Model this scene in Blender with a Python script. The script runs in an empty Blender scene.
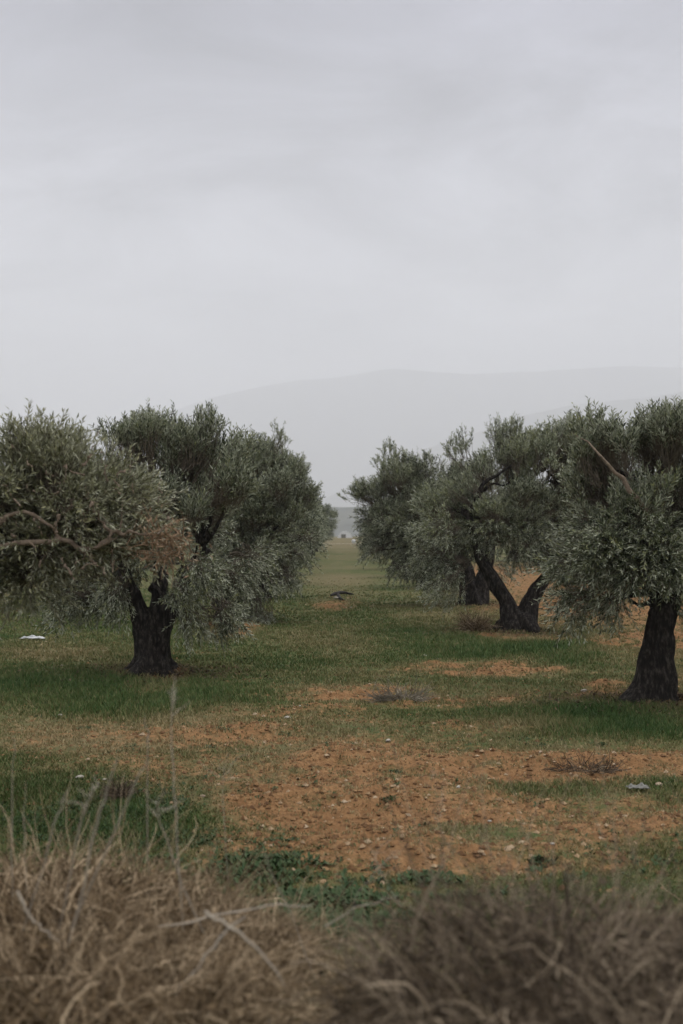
import bpy, math, numpy as np
from mathutils import Vector
R = np.random.default_rng(7)
scene = bpy.context.scene
COL = scene.collection
EYE, FPX, VX, HY = 2.2, 1138.0, 345.0, 525.0      # eye height, focal length in pixels, where the alley axis and the horizon fall

# ------------------------------------------------------------------ helpers
def _hash(ix, iy, iz, seed):
    h = (ix.astype(np.int64)*374761393 + iy.astype(np.int64)*668265263 + iz.astype(np.int64)*2147483647 + seed*144665) & 0x7fffffff
    h = ((h ^ (h >> 13))*1274126177) & 0x7fffffff
    h = ((h ^ (h >> 16))*2246822519) & 0x7fffffff
    return (h & 0xffff)/32767.5 - 1.0

def vnoise(x, y, z=None, seed=0):
    x = np.asarray(x, float); y = np.asarray(y, float)
    z = np.zeros_like(x) if z is None else np.asarray(z, float)
    fx, fy, fz = np.floor(x), np.floor(y), np.floor(z)
    u, v, w = x-fx, y-fy, z-fz
    u = u*u*(3-2*u); v = v*v*(3-2*v); w = w*w*(3-2*w)
    out = 0
    for a in (0, 1):
        for b in (0, 1):
            for c in (0, 1):
                out = out + _hash(fx+a, fy+b, fz+c, seed)*(u if a else 1-u)*(v if b else 1-v)*(w if c else 1-w)
    return out

def fbm(x, y, z=None, seed=0, octv=3):
    s, a, t = 0, 1.0, 0
    for o in range(octv):
        k = 2.03**o
        s = s + a*vnoise(np.asarray(x)*k+o*7.3, np.asarray(y)*k-o*3.1, None if z is None else np.asarray(z)*k+o*1.7, seed+o)
        t += a; a *= .5
    return s/t

def smooth(a, b, x):
    t = np.clip((x-a)/(b-a), 0, 1)
    return t*t*(3-2*t)

def nrm(v):
    return v/np.maximum(np.linalg.norm(v, axis=-1, keepdims=True), 1e-9)

def mesh(name, verts, faces, mats, smooth_=False, attrs=None, midx=None):
    """faces: (M,k) int array, or a list of such arrays"""
    me = bpy.data.meshes.new(name)
    fl = faces if isinstance(faces, list) and isinstance(faces[0], np.ndarray) else [np.asarray(faces)]
    fl = [np.asarray(f, np.int32) for f in fl if len(f)]
    verts = np.asarray(verts, np.float32)
    me.vertices.add(len(verts)); me.vertices.foreach_set('co', verts.ravel())
    li = np.concatenate([f.ravel() for f in fl]); cnt = np.concatenate([np.full(len(f), f.shape[1], np.int32) for f in fl])
    st = np.concatenate([[0], np.cumsum(cnt)[:-1]]).astype(np.int32)
    me.loops.add(len(li)); me.loops.foreach_set('vertex_index', li)
    me.polygons.add(len(cnt)); me.polygons.foreach_set('loop_start', st)
    if midx is not None: me.polygons.foreach_set('material_index', np.asarray(midx, np.int32))
    me.update(calc_edges=True)
    me.polygons.foreach_set('use_smooth', np.full(len(cnt), bool(smooth_)))
    for k, (dom, arr) in (attrs or {}).items():
        a = me.attributes.new(k, 'FLOAT', dom); a.data.foreach_set('value', np.asarray(arr, np.float32).ravel())
    for m in (mats if isinstance(mats, (list, tuple)) else [mats]): me.materials.append(m)
    return me

def obj(name, me, parent=None, loc=None):
    o = bpy.data.objects.new(name, me); COL.objects.link(o)
    if parent is not None: o.parent = parent
    if loc is not None: o.location = loc
    return o

def thing(name, label, cat, loc=(0, 0, 0), rz=0, group=None, me=None):
    o = bpy.data.objects.new(name, me); COL.objects.link(o)
    o.location = loc; o.rotation_euler = (0, 0, rz); o['label'] = label; o['category'] = cat
    if group: o['group'] = group
    return o

def dup(root, loc, rz, label, scale=1.0):
    r = root.copy(); COL.objects.link(r); r.location = loc; r.rotation_euler = (0, 0, rz); r.scale = (scale,)*3
    r['label'] = label
    for ch in root.children:
        c = ch.copy(); COL.objects.link(c); c.parent = r
    return r

def tubes(P, rad, sides=3, lump=None):
    """P (N,K,3) polylines, rad (N,K) -> verts, quads"""
    P = np.asarray(P, float); rad = np.asarray(rad, float)
    N, K, _ = P.shape
    T = np.empty_like(P); T[:, 1:-1] = P[:, 2:]-P[:, :-2]; T[:, 0] = P[:, 1]-P[:, 0]; T[:, -1] = P[:, -1]-P[:, -2]
    T = nrm(T)
    ref = np.where(np.abs(T[:, :1, 2:3]) > .75, np.array([1., .13, 0]), np.array([.1, .05, 1.]))
    A = nrm(np.cross(T, ref)); B = np.cross(T, A)
    ang = np.arange(sides)*2*np.pi/sides
    V = P[:, :, None, :] + rad[:, :, None, None]*(np.cos(ang)[None, None, :, None]*A[:, :, None] + np.sin(ang)[None, None, :, None]*B[:, :, None])
    idx = np.arange(N*K*sides).reshape(N, K, sides)
    a = idx[:, :-1]; b = idx[:, 1:]
    F = np.stack([a, np.roll(a, -1, 2), np.roll(b, -1, 2), b], -1).reshape(-1, 4)
    return V.reshape(-1, 3), F

def resample(pts, rad, n, wob=0.0, rng=R):
    pts = np.asarray(pts, float); rad = np.asarray(rad, float)
    t = np.linspace(0, 1, len(pts)); u = np.linspace(0, 1, n)
    # Catmull-Rom through the points
    Q = np.vstack([2*pts[0]-pts[1], pts, 2*pts[-1]-pts[-2]])
    s = np.clip(u*(len(pts)-1), 0, len(pts)-1-1e-9); i = s.astype(int); f = (s-i)[:, None]
    p0, p1, p2, p3 = Q[i], Q[i+1], Q[i+2], Q[i+3]
    C = .5*(2*p1 + (p2-p0)*f + (2*p0-5*p1+4*p2-p3)*f**2 + (3*p1-p0-3*p2+p3)*f**3)
    if wob: C[1:-1] += rng.normal(0, wob, (n-2, 3))
    return C, np.interp(u, t, rad)

def merge(parts):
    V, F, o = [], [], 0
    for v, f in parts:
        V.append(v); F.append(f+o); o += len(v)
    return np.concatenate(V), np.concatenate(F)

# ------------------------------------------------------------------ materials
def mat(name):
    m = bpy.data.materials.new(name); m.use_nodes = True
    nt = m.node_tree; b = nt.nodes['Principled BSDF']
    def N(t, **kw):
        n = nt.nodes.new(t)
        for k, v in kw.items(): setattr(n, k, v)
        return n
    return m, nt, b, N, nt.links.new

def ramp(N, cols, pos=None):
    r = N('ShaderNodeValToRGB'); e = r.color_ramp.elements
    pos = pos or list(np.linspace(0, 1, len(cols)))
    while len(e) < len(cols): e.new(.5)
    for el, c, p in zip(e, cols, pos): el.position = p; el.color = (*c, 1)
    return r

def noise_node(N, L, scale, detail=4, rough=.6, coord=None, dist=0):
    n = N('ShaderNodeTexNoise'); n.inputs['Scale'].default_value = scale; n.inputs['Detail'].default_value = detail
    n.inputs['Roughness'].default_value = rough; n.inputs['Distortion'].default_value = dist
    if coord is not None: L(coord, n.inputs['Vector'])
    return n

def math_node(N, L, op, a, b=None, clamp=False):
    n = N('ShaderNodeMath', operation=op, use_clamp=clamp)
    for i, v in enumerate((a, b)):
        if v is None: continue
        if isinstance(v, (int, float)): n.inputs[i].default_value = v
        else: L(v, n.inputs[i])
    return n.outputs[0]

def mix_col(N, L, f, a, b):
    n = N('ShaderNodeMix', data_type='RGBA')
    if isinstance(f, (int, float)): n.inputs[0].default_value = f
    else: L(f, n.inputs[0])
    for i, v in ((6, a), (7, b)):
        if isinstance(v, tuple): n.inputs[i].default_value = (*v, 1)
        else: L(v, n.inputs[i])
    return n.outputs[2]

def leaf_material(name, upper, upper2, under, young):
    m, nt, b, N, L = mat(name)
    at = N('ShaderNodeAttribute', attribute_name='tint')
    rp = ramp(N, [upper, upper2, young], [0, .75, 1]); L(at.outputs['Fac'], rp.inputs[0])
    g = N('ShaderNodeNewGeometry')
    tn = mix_col(N, L, math_node(N, L, 'MULTIPLY', at.outputs['Fac'], .5), under, tuple(c*.75 for c in under))
    c = mix_col(N, L, g.outputs['Backfacing'], rp.outputs[0], tn)
    L(c, b.inputs['Base Color']); b.inputs['Roughness'].default_value = .42
    b.inputs['Specular IOR Level'].default_value = .5
    tr = N('ShaderNodeBsdfTranslucent'); L(c, tr.inputs[0])
    mx = N('ShaderNodeMixShader'); mx.inputs[0].default_value = .09
    L(b.outputs[0], mx.inputs[1]); L(tr.outputs[0], mx.inputs[2]); L(mx.outputs[0], nt.nodes['Material Output'].inputs[0])
    return m

def plain(name, cols, scale=20, rough=.85, bump=.0, attr=None, detail=5, stretch=None, bdist=.02):
    m, nt, b, N, L = mat(name)
    tc = N('ShaderNodeTexCoord'); co = tc.outputs['Object']
    if stretch:
        mp = N('ShaderNodeMapping'); mp.inputs['Scale'].default_value = stretch; L(co, mp.inputs[0]); co = mp.outputs[0]
    n = noise_node(N, L, scale, detail, .65, co)
    f = n.outputs['Fac']
    if attr:
        at = N('ShaderNodeAttribute', attribute_name=attr)
        f = math_node(N, L, 'ADD', math_node(N, L, 'MULTIPLY', at.outputs['Fac'], .8), math_node(N, L, 'MULTIPLY', f, .25), True)
        rp = ramp(N, cols)
    else:
        rp = ramp(N, cols, list(np.linspace(.3, .7, len(cols))))
    L(f, rp.inputs[0]); L(rp.outputs[0], b.inputs['Base Color'])
    b.inputs['Roughness'].default_value = rough; b.inputs['Specular IOR Level'].default_value = .25
    if bump:
        bp = N('ShaderNodeBump'); bp.inputs['Strength'].default_value = bump; bp.inputs['Distance'].default_value = bdist
        L(n.outputs['Fac'], bp.inputs['Height']); L(bp.outputs[0], b.inputs['Normal'])
    return m

M_LEAF = leaf_material('olive_leaf', (.032, .046, .018), (.15, .172, .082), (.43, .45, .32), (.31, .325, .15))
M_LEAF_LIT = leaf_material('olive_leaf_lit', (.085, .092, .04), (.245, .245, .125), (.42, .42, .29), (.38, .365, .2))  # lighter copy of the olive leaf, with the light on it painted in
M_BARK = plain('bark', [(.006, .005, .004), (.022, .018, .0145), (.10, .085, .07)], 24, .95, 1.0, stretch=(1, 1, .35), bdist=.05)
M_LIMB = plain('pale_bark', [(.11, .08, .056), (.28, .215, .155)], 25, .9, .5)
M_TWIG = plain('twig', [(.09, .075, .055), (.17, .14, .10)], 30, .9)
M_DEAD = plain('dead_twig', [(.17, .10, .055), (.34, .24, .15)], 30, .9)
M_DRY = plain('dry_stem', [(.026, .017, .009), (.15, .10, .05), (.62, .48, .31)], 3, .9, attr='tint')
M_DARKDRY = plain('dark_dry_stem', [(.028, .021, .014), (.11, .08, .052), (.44, .35, .24)], 3, .9, attr='tint')
M_PALE = plain('pale_stalk', [(.34, .29, .22), (.5, .44, .35)], 12, .9)
M_GRASS = plain('grass_blade', [(.022, .06, .014), (.07, .125, .03), (.165, .16, .06), (.34, .265, .14)], 1.0, .7, attr='tint')
M_WEED = plain('weed_leaf', [(.022, .05, .014), (.055, .09, .026)], 9, .6)
M_STONE = plain('stone', [(.3, .27, .22), (.5, .46, .39)], 9, .9, .3)
M_DKSTONE = plain('brown_stone', [(.26, .19, .13), (.42, .33, .24)], 9, .9, .3)
M_WHITE = plain('white_plastic', [(.42, .43, .42), (.6, .6, .58)], 5, .45)
M_GREYRAG = plain('grey_plastic', [(.12, .118, .1), (.22, .215, .19)], 6, .5)
M_BLACK = plain('black_wood', [(.018, .016, .015), (.05, .045, .04)], 12, .9, .4)
M_GREYWOOD = plain('grey_twig', [(.075, .064, .042), (.3, .265, .2)], 6, .95)

def ground_material():
    m, nt, b, N, L = mat('ground')
    tc = N('ShaderNodeTexCoord'); co = tc.outputs['Object']
    n1 = noise_node(N, L, 1.1, 5, .65, co); n2 = noise_node(N, L, 9, 5, .7, co); n3 = noise_node(N, L, 34, 4, .7, co)
    soil = ramp(N, [(.07, .034, .016), (.175, .09, .037), (.295, .172, .076), (.44, .33, .19)], [.28, .45, .6, .78])  # darkest stop paints the shade in crevices between clods
    L(math_node(N, L, 'ADD', math_node(N, L, 'MULTIPLY', n2.outputs['Fac'], .55), math_node(N, L, 'MULTIPLY', n3.outputs['Fac'], .45)), soil.inputs[0])
    red = mix_col(N, L, math_node(N, L, 'MULTIPLY', n1.outputs['Fac'], .3), soil.outputs[0], (.2, .095, .045))
    gr = ramp(N, [(.026, .048, .012), (.06, .082, .025), (.105, .10, .04), (.17, .125, .062)], [.3, .46, .58, .72])
    L(math_node(N, L, 'ADD', math_node(N, L, 'MULTIPLY', n1.outputs['Fac'], .5), math_node(N, L, 'MULTIPLY', n2.outputs['Fac'], .5)), gr.inputs[0])
    at = N('ShaderNodeAttribute', attribute_name='bare'); ad = N('ShaderNodeAttribute', attribute_name='dry')
    tan = mix_col(N, L, math_node(N, L, 'MULTIPLY', ad.outputs['Fac'], math_node(N, L, 'ADD', n2.outputs['Fac'], .3), True), gr.outputs[0], (.155, .125, .065))
    f = math_node(N, L, 'ADD', at.outputs['Fac'], math_node(N, L, 'MULTIPLY', math_node(N, L, 'SUBTRACT', math_node(N, L, 'ADD', math_node(N, L, 'MULTIPLY', n2.outputs['Fac'], .5), math_node(N, L, 'MULTIPLY', n3.outputs['Fac'], .5)), .5), 3.2))
    mr = N('ShaderNodeMapRange'); L(f, mr.inputs[0]); mr.inputs[1].default_value = .1; mr.inputs[2].default_value = .85
    c = mix_col(N, L, mr.outputs[0], tan, red)
    L(c, b.inputs['Base Color']); b.inputs['Roughness'].default_value = .95; b.inputs['Specular IOR Level'].default_value = .15
    bp = N('ShaderNodeBump'); bp.inputs['Strength'].default_value = .8; bp.inputs['Distance'].default_value = .03
    L(math_node(N, L, 'ADD', n2.outputs['Fac'], math_node(N, L, 'MULTIPLY', n3.outputs['Fac'], .5)), bp.inputs['Height']); L(bp.outputs[0], b.inputs['Normal'])
    return m

def hill_material(name, a, b_, scale):
    m, nt, b, N, L = mat(name)
    tc = N('ShaderNodeTexCoord'); n = noise_node(N, L, scale, 6, .65, tc.outputs['Object'])
    r = ramp(N, [a, b_], [.38, .62]); L(n.outputs['Fac'], r.inputs[0]); L(r.outputs[0], b.inputs['Base Color']); b.inputs['Roughness'].default_value = 1
    b.inputs['Specular IOR Level'].default_value = 0
    return m

# ------------------------------------------------------------------ ground layout
def gp(px, py, h=EYE):                      # where a point seen at (px,py) stands on the orchard floor
    d = h*FPX/(py-HY)
    return (px-VX)*d/FPX, d
def at(px, py, d):                          # where a point seen at (px,py) is, d metres out
    return np.array([(px-VX)*d/FPX, d, EYE-(py-HY)*d/FPX])

TREES = {'L0': (-75, 819), 'L1': (150, 676), 'L2': (228, 622), 'R1': (652, 707), 'R2': (520, 632), 'R3': (473, 605)}
TPOS = {k: gp(*v) for k, v in TREES.items()}
LX, RX = -2.65, 3.2
ROWS = []   # x, y of the plainer trees
for i in range(11): ROWS.append((LX+R.normal(0, .12), 34+8.5*i+R.normal(0, .25), 'left'))
for i in range(10): ROWS.append((RX+R.normal(0, .12), 40+8.4*i+R.normal(0, .25), 'right'))
for i in range(5): ROWS.append((-9.4+R.normal(0, .15), 30+8.5*i+R.normal(0, .3), 'outer left'))
for i in range(5): ROWS.append((10.3+R.normal(0, .15), 36+8.5*i+R.normal(0, .3), 'outer right'))
for i in range(5): ROWS.append((17.+R.normal(0, .2), 50+8.5*i+R.normal(0, .3), 'third right'))
for i in range(5): ROWS.append((-16.2+R.normal(0, .2), 50+8.5*i+R.normal(0, .3), 'third left'))

# bare soil patches (px, py, half width, half height, weight) read off the ground plan
SOIL = [(400, 778, 140, 34, 1.0), (570, 764, 150, 16, 1.2), (450, 825, 190, 44, 1.0), (620, 825, 110, 26, 1.1), (560, 845, 130, 26, .9), (180, 740, 170, 40, .42), (330, 800, 100, 36, .75), (290, 850, 110, 30, .75), (420, 868, 160, 22, .6),
        (470, 672, 100, 7, .85), (370, 697, 100, 8, .8), (490, 697, 60, 6, .7), (490, 724, 62, 8, .9), (320, 720, 70, 12, .5),
        (240, 745, 110, 22, .45), (150, 765, 70, 18, .45), (152, 682, 36, 9, .85), (228, 626, 24, 7, .9), (652, 706, 40, 8, .75), (610, 695, 40, 8, .7),
        (520, 638, 40, 6, .9), (480, 630, 28, 8, .6), (600, 600, 110, 26, 1.0), (660, 640, 60, 18, .8), (560, 585, 50, 16, .9), (640, 575, 90, 12, 1.0), (683, 700, 40, 30, .6),
        (335, 603, 22, 5, .6), (345, 542, 26, 5, .4)]
GREEN = [(600, 722, 110, 15, 1.0), (560, 787, 80, 8, .7), (672, 790, 26, 22, .5), (660, 862, 50, 14, .4), (150, 700, 110, 16, .9), (60, 690, 100, 16, .7), (520, 650, 90, 10, .8), (110, 825, 80, 34, .6), (260, 868, 50, 18, .35), (30, 800, 60, 36, .45), (430, 884, 46, 12, .35)]
DRY = [(60, 652, 75, 11, .9), (150, 735, 150, 26, .8), (335, 575, 35, 16, .35), (345, 545, 70, 7, .7), (420, 610, 40, 14, .5), (280, 780, 120, 40, .6), (330, 640, 60, 16, .5)]

def patches(lst, x, y, warp=1.0):
    yy = np.maximum(y, 3.0)
    w1 = fbm(x*.8, y*.5, seed=31)*.35*warp; w2 = fbm(x*.8, y*.5, seed=47)*.8*warp
    X = x+w1; Y = np.maximum(yy+w2*np.clip(yy/14, .4, 2), 3.0)
    px = VX+X*FPX/Y; py = HY+EYE*FPX/Y
    out = np.zeros_like(np.asarray(x, float))
    for cx, cy, hx, hy, wt in lst:
        q = np.sqrt(((px-cx)/hx)**2+((py-cy)/hy)**2)
        out = np.maximum(out, wt*(1-smooth(.35, 1.55, q)))
    return np.where(y > 2.5, out, 0)

def bare(x, y):
    far = smooth(44, 60, y)
    n1 = fbm(x*1.1, y*1.1, seed=3); n2 = fbm(x*4.5, y*4.5, seed=13); st = fbm(x*.7, y*3.0, seed=17)
    b = patches(SOIL, x, y, 1.6)*(1-.75*patches(GREEN, x, y))
    b = b*(.92+.7*n1+.8*n2+.6*st) + .10*(n1+st) + .04
    til = smooth(4.8, 6.0, x)*smooth(22, 26, y)*(1-smooth(55, 75, y))
    b = np.maximum(b*(1-far), til*(.75+.3*fbm(x*.5, y*.5, seed=8)))
    return np.clip(b, 0, 1)
def dryness(x, y):
    return np.clip(patches(DRY, x, y)+.35*fbm(x*.45, y*.3, seed=12)+.6*smooth(22, 45, y)*fbm(x*.25, y*.22, seed=14)+.15*smooth(22, 45, y)-.5*patches(GREEN, x, y)+.6*smooth(95, 125, y)+.1*smooth(-1.6, -.2, x)*(1-smooth(.4, 1.8, x))*smooth(20, 30, y), 0, 1)

MOUNDS = [(*TPOS[k], .06, .75) for k in ('L1', 'L2', 'R1', 'R2', 'R3', 'L0')] + [(x, y, .1, .8) for x, y, _ in ROWS]
def height(x, y, fine=True):
    x = np.asarray(x, float); y = np.asarray(y, float)
    z = .07*fbm(x*.22, y*.22, seed=5)*smooth(300, 150, y)
    z = z + .74*(1-.3*np.exp(-((x+.06)/.3)**2))*(1-smooth(2.4, 7.2, y + .5*fbm(x*.5, y*.1, seed=9)))                       # the bank the camera stands on
    z = np.where(y > 190, z-90*smooth(240, 4500, y)-2*smooth(190, 260, y), z)
    z = z - 30*smooth(60, 900, np.abs(x))
    if fine:
        nb = y < 60
        b = bare(x, y)
        z = z + np.where(nb, b*(.07*fbm(x*2.6, y*2.6, seed=21)+.045*fbm(x*8, y*8, seed=22)), 0) + np.where(nb, .012*fbm(x*5, y*5, seed=23), 0)
        # low ridges left by the plough
        z = z + np.where(nb, .05*b*np.sin(y*4.2+1.2*fbm(x*.4, y*.4, seed=25)*3), 0)
        for mx, my, h, r in MOUNDS[:6]:
            d2 = ((x-mx)**2+(y-my)**2)/(r*r); z = z + h*np.exp(-d2)*(1+.25*fbm(x*4, y*4, seed=26))
    return z

def axis(lo, a, b, hi, step, grow):
    mid = np.arange(a, b, step); r, s = [mid[-1]], step
    while r[-1] < hi: s *= grow; r.append(r[-1]+s)
    l, s = [mid[0]], step
    while l[-1] > lo: s *= grow; l.append(l[-1]-s)
    return np.concatenate([l[:0:-1], mid, r[1:]])

def build_ground():
    xs = axis(-13000, -10, 12.5, 13000, .07, 1.14)
    ys = axis(-150, 3, 30, 13000, .07, 1.024)
    X, Y = np.meshgrid(xs, ys); x, y = X.ravel(), Y.ravel()
    z = height(x, y)
    nx, ny = len(xs), len(ys)
    i = np.arange(nx*ny).reshape(ny, nx)
    F = np.stack([i[:-1, :-1], i[:-1, 1:], i[1:, 1:], i[1:, :-1]], -1).reshape(-1, 4)
    me = mesh('ground', np.stack([x, y, z], 1), F, ground_material(), True, {'bare': ('POINT', bare(x, y)), 'dry': ('POINT', dryness(x, y))})
    o = obj('ground', me); o['kind'] = 'structure'
    print('ground', len(x))
build_ground()
def gz(x, y): return float(height(np.array([x]), np.array([y]))[0])

# pale track across the end of the orchard
def build_track():
    xs = np.linspace(-60, 60, 121); y0 = 131+1.2*np.sin(xs*.05)
    V = np.concatenate([np.stack([xs, y0-1.2, height(xs, y0-1.2)+.03], 1), np.stack([xs, y0+1.4, height(xs, y0+1.4)+.03], 1)])
    n = len(xs); i = np.arange(n-1)
    me = mesh('track', V, np.stack([i, i+1, i+1+n, i+n], 1), plain('track', [(.25, .2, .14), (.42, .36, .28)], .6))
    o = obj('track', me); o['kind'] = 'structure'
build_track()

# hills, as real ridges kilometres out
def ridge(name, x0, x1, yc, prof, depth, m, nx=160, nz=40, rough=.05, seed=1):
    xs = np.linspace(x0, x1, nx); v = np.linspace(-1, 1, nz)
    X, Vv = np.meshgrid(xs, v)
    H = np.interp(X, [p[0] for p in prof], [p[1] for p in prof])
    base = -125.0
    Y = yc+Vv*depth
    sh = np.cos(Vv*np.pi/2)**1.1
    Z = base+(H-base)*sh + rough*(H-base)*fbm(X/depth*2.2, Y/depth*2.2, seed=seed, octv=5)*(.25+sh)*.5
    Z[0] = Z[-1] = base
    i = np.arange(nx*nz).reshape(nz, nx)
    F = np.stack([i[:-1, :-1], i[:-1, 1:], i[1:, 1:], i[1:, :-1]], -1).reshape(-1, 4)
    o = obj(name, mesh(name, np.stack([X.ravel(), Y.ravel(), Z.ravel()], 1), F, m, True)); o['kind'] = 'structure'
def prof(d, pts): return [((px-VX)*d/FPX, EYE-(py-HY)*d/FPX) for px, py in pts]
M_HILL = hill_material('hillside', (.03, .04, .032), (.09, .095, .07), .006)
M_RIDGE = hill_material('mountain', (.05, .06, .06), (.12, .125, .115), .001)
ridge('mountain', -9000, 9000, 9000, prof(9000, [(-800, 500), (-300, 480), (20, 470), (110, 440), (170, 412), (215, 396), (260, 386), (310, 380), (345, 375), (385, 370), (420, 371), (470, 373), (540, 372), (600, 369), (640, 367), (683, 369), (900, 366), (1300, 400)]), 760, M_RIDGE, rough=.03, seed=4)
ridge('hill', -600, 7600, 6300, prof(6300, [(250, 540), (380, 470), (450, 440), (520, 418), (580, 406), (640, 396), (700, 388), (900, 350), (1400, 350)]), 740, M_HILL, rough=.05, seed=6)
ridge('hill', -1250, 1250, 1900, prof(1900, [(-400, 530), (100, 515), (250, 509), (320, 507), (345, 508), (380, 506), (500, 510), (900, 525)]), 420, M_HILL, rough=.02, seed=9)

# ------------------------------------------------------------------ olive trees
def crown_mesh(name, blobs, n_shoots, leaf=.062, lw=.0145, per=16, seed=0, m=M_LEAF, twigs=True, whip=.14, droop=.5, shell=.33, foot=None):
    """blobs (n,7): centre xyz, radii xyz, weight. Leafy shoots through each blob's volume, thicker towards its skin."""
    rng = np.random.default_rng(seed)
    B = np.asarray(blobs, float)
    # split each blob into smaller clumps, so that the outline is uneven and gaps remain
    cl = []
    for b in B:
        k = max(4, int(9.5*b[6]*(b[3]*b[4]*b[5])**(2/3)/.55))
        d = nrm(rng.normal(size=(k, 3))); rr = rng.uniform(.35, 1.0, (k, 1))**.6
        c = b[:3]+d*rr*b[3:6]*.88
        r = np.minimum(rng.uniform(.13, .34, k)*np.clip(b[3:6].mean(), .5, 1.4)**.5, b[3:6].min()*.8)
        cl.append(np.column_stack([c, r, np.full(k, b[6])]))
    C = np.concatenate(cl)
    w = C[:, 3]**2*C[:, 4]; w /= w.sum()
    ci = rng.choice(len(C), n_shoots, p=w)
    dirs = nrm(rng.normal(size=(n_shoots, 3))); rad = rng.uniform(.0, 1, n_shoots)**shell
    pos = C[ci, :3]+dirs*(rad*C[ci, 3])[:, None]*np.array([1, 1, .85])
    mid = B[:, :3].mean(0); mid[2] -= .5
    out = nrm(pos-mid)
    hi = (pos[:, 2]-B[:, 2].min())/(np.ptp(B[:, 2])+1.0)
    up = np.zeros((n_shoots, 3)); up[:, 2] = np.where(hi > .35, .45+.85*hi, -droop*(1-hi)*rng.uniform(.2, 1.4, n_shoots))
    D = nrm(out*.6+dirs*.4+up+rng.normal(0, .28, (n_shoots, 3)))
    ln = rng.uniform(.14, .40, n_shoots)*np.where(hi > .5, .92, .92)
    wh = (rng.random(n_shoots) < whip) & (hi > .55)
    ln = np.where(wh, ln*1.05, ln); D = np.where(wh[:, None], nrm(D*.35+np.array([0, 0, 1.0])), D)
    bend = np.zeros((n_shoots, 3)); bend[:, 2] = np.where(wh, 0, -.12*ln*rng.uniform(0, 2, n_shoots))
    # leaves
    t = np.linspace(.08, 1, per)[None, :]+rng.uniform(-.03, .03, (n_shoots, per))
    P = pos[:, None]+D[:, None]*(t*ln[:, None])[..., None]+bend[:, None]*(t**2)[..., None]
    a = nrm(np.cross(D, rng.normal(size=(n_shoots, 3)))); b = np.cross(D, a)
    ph = rng.uniform(0, 6.28, (n_shoots, 1))+(np.arange(per)//2)[None, :]*1.571+(np.arange(per) % 2)[None, :]*np.pi+rng.normal(0, .35, (n_shoots, per))
    S = np.cos(ph)[..., None]*a[:, None]+np.sin(ph)[..., None]*b[:, None]
    ld = nrm(D[:, None]*rng.uniform(.9, 2.1, (n_shoots, per, 1))+S+np.array([0, 0, -.1]))
    nn = nrm(np.cross(ld, np.cross(D[:, None]+0*S, ld))+rng.normal(0, .55, ld.shape))   # the upper side faces the shoot's tip
    nn = np.where(rng.random((n_shoots, per, 1)) < .22, -nn, nn)
    sd = nrm(np.cross(ld, nn)); nn = np.cross(sd, ld)
    L = leaf*rng.uniform(.65, 1.25, (n_shoots, per, 1))*(1-.35*np.abs(t-.55))[..., None]; W = lw*rng.uniform(.75, 1.25, (n_shoots, per, 1))
    v0 = P; v2 = P+ld*L-nn*L*.08; mm = P+ld*L*.5+nn*L*.05
    V = np.stack([v0, mm+sd*W*.5, v2, mm-sd*W*.5], 2)
    keep = rng.random((n_shoots, per)) > .12
    ct = rng.normal(0, .2, len(C))
    tint = np.clip(rng.normal(.36, .2, (n_shoots, per))+ct[ci][:, None]+rng.normal(0, .22, (n_shoots, 1))+.25*(t-.5), 0, 1)
    V = V[keep].reshape(-1, 3); tint = tint[keep]
    F = np.arange(len(V)).reshape(-1, 4)
    nl = len(F); mi = np.zeros(nl, int)
    if twigs:
        # the shoots' own stems, and twigs from each clump's heart
        q = np.linspace(-.6, 1, 4)[None, :, None]
        SP = pos[:, None]+D[:, None]*q*ln[:, None, None]+bend[:, None]*q**2
        tv, tf = tubes(SP, np.tile(np.array([.0035, .003, .0022, .0012]), (n_shoots, 1)), 3)
        sub = rng.choice(n_shoots, min(n_shoots, 1600), replace=False)
        qq = np.linspace(0, 1, 5)[None, :, None]
        c0 = C[ci[sub], :3]; c0 = c0-.25*(c0-mid)
        TP = c0[:, None]*(1-qq)+pos[sub][:, None]*qq+rng.normal(0, .03, (len(sub), 5, 3))
        uv, uf = tubes(TP, np.tile(np.array([.011, .008, .006, .0045, .0035]), (len(sub), 1)), 3)
        o1 = len(V); V = np.concatenate([V, tv, uv]); F = np.concatenate([F, tf+o1, uf+o1+len(tv)])
        mi = np.concatenate([mi, np.ones(len(tf)+len(uf), int)]); tint = np.concatenate([tint, np.zeros(len(tf)+len(uf))])
    return mesh(name, V, F, [m, M_TWIG], False, {'tint': ('FACE', tint)}, mi), C

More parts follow.
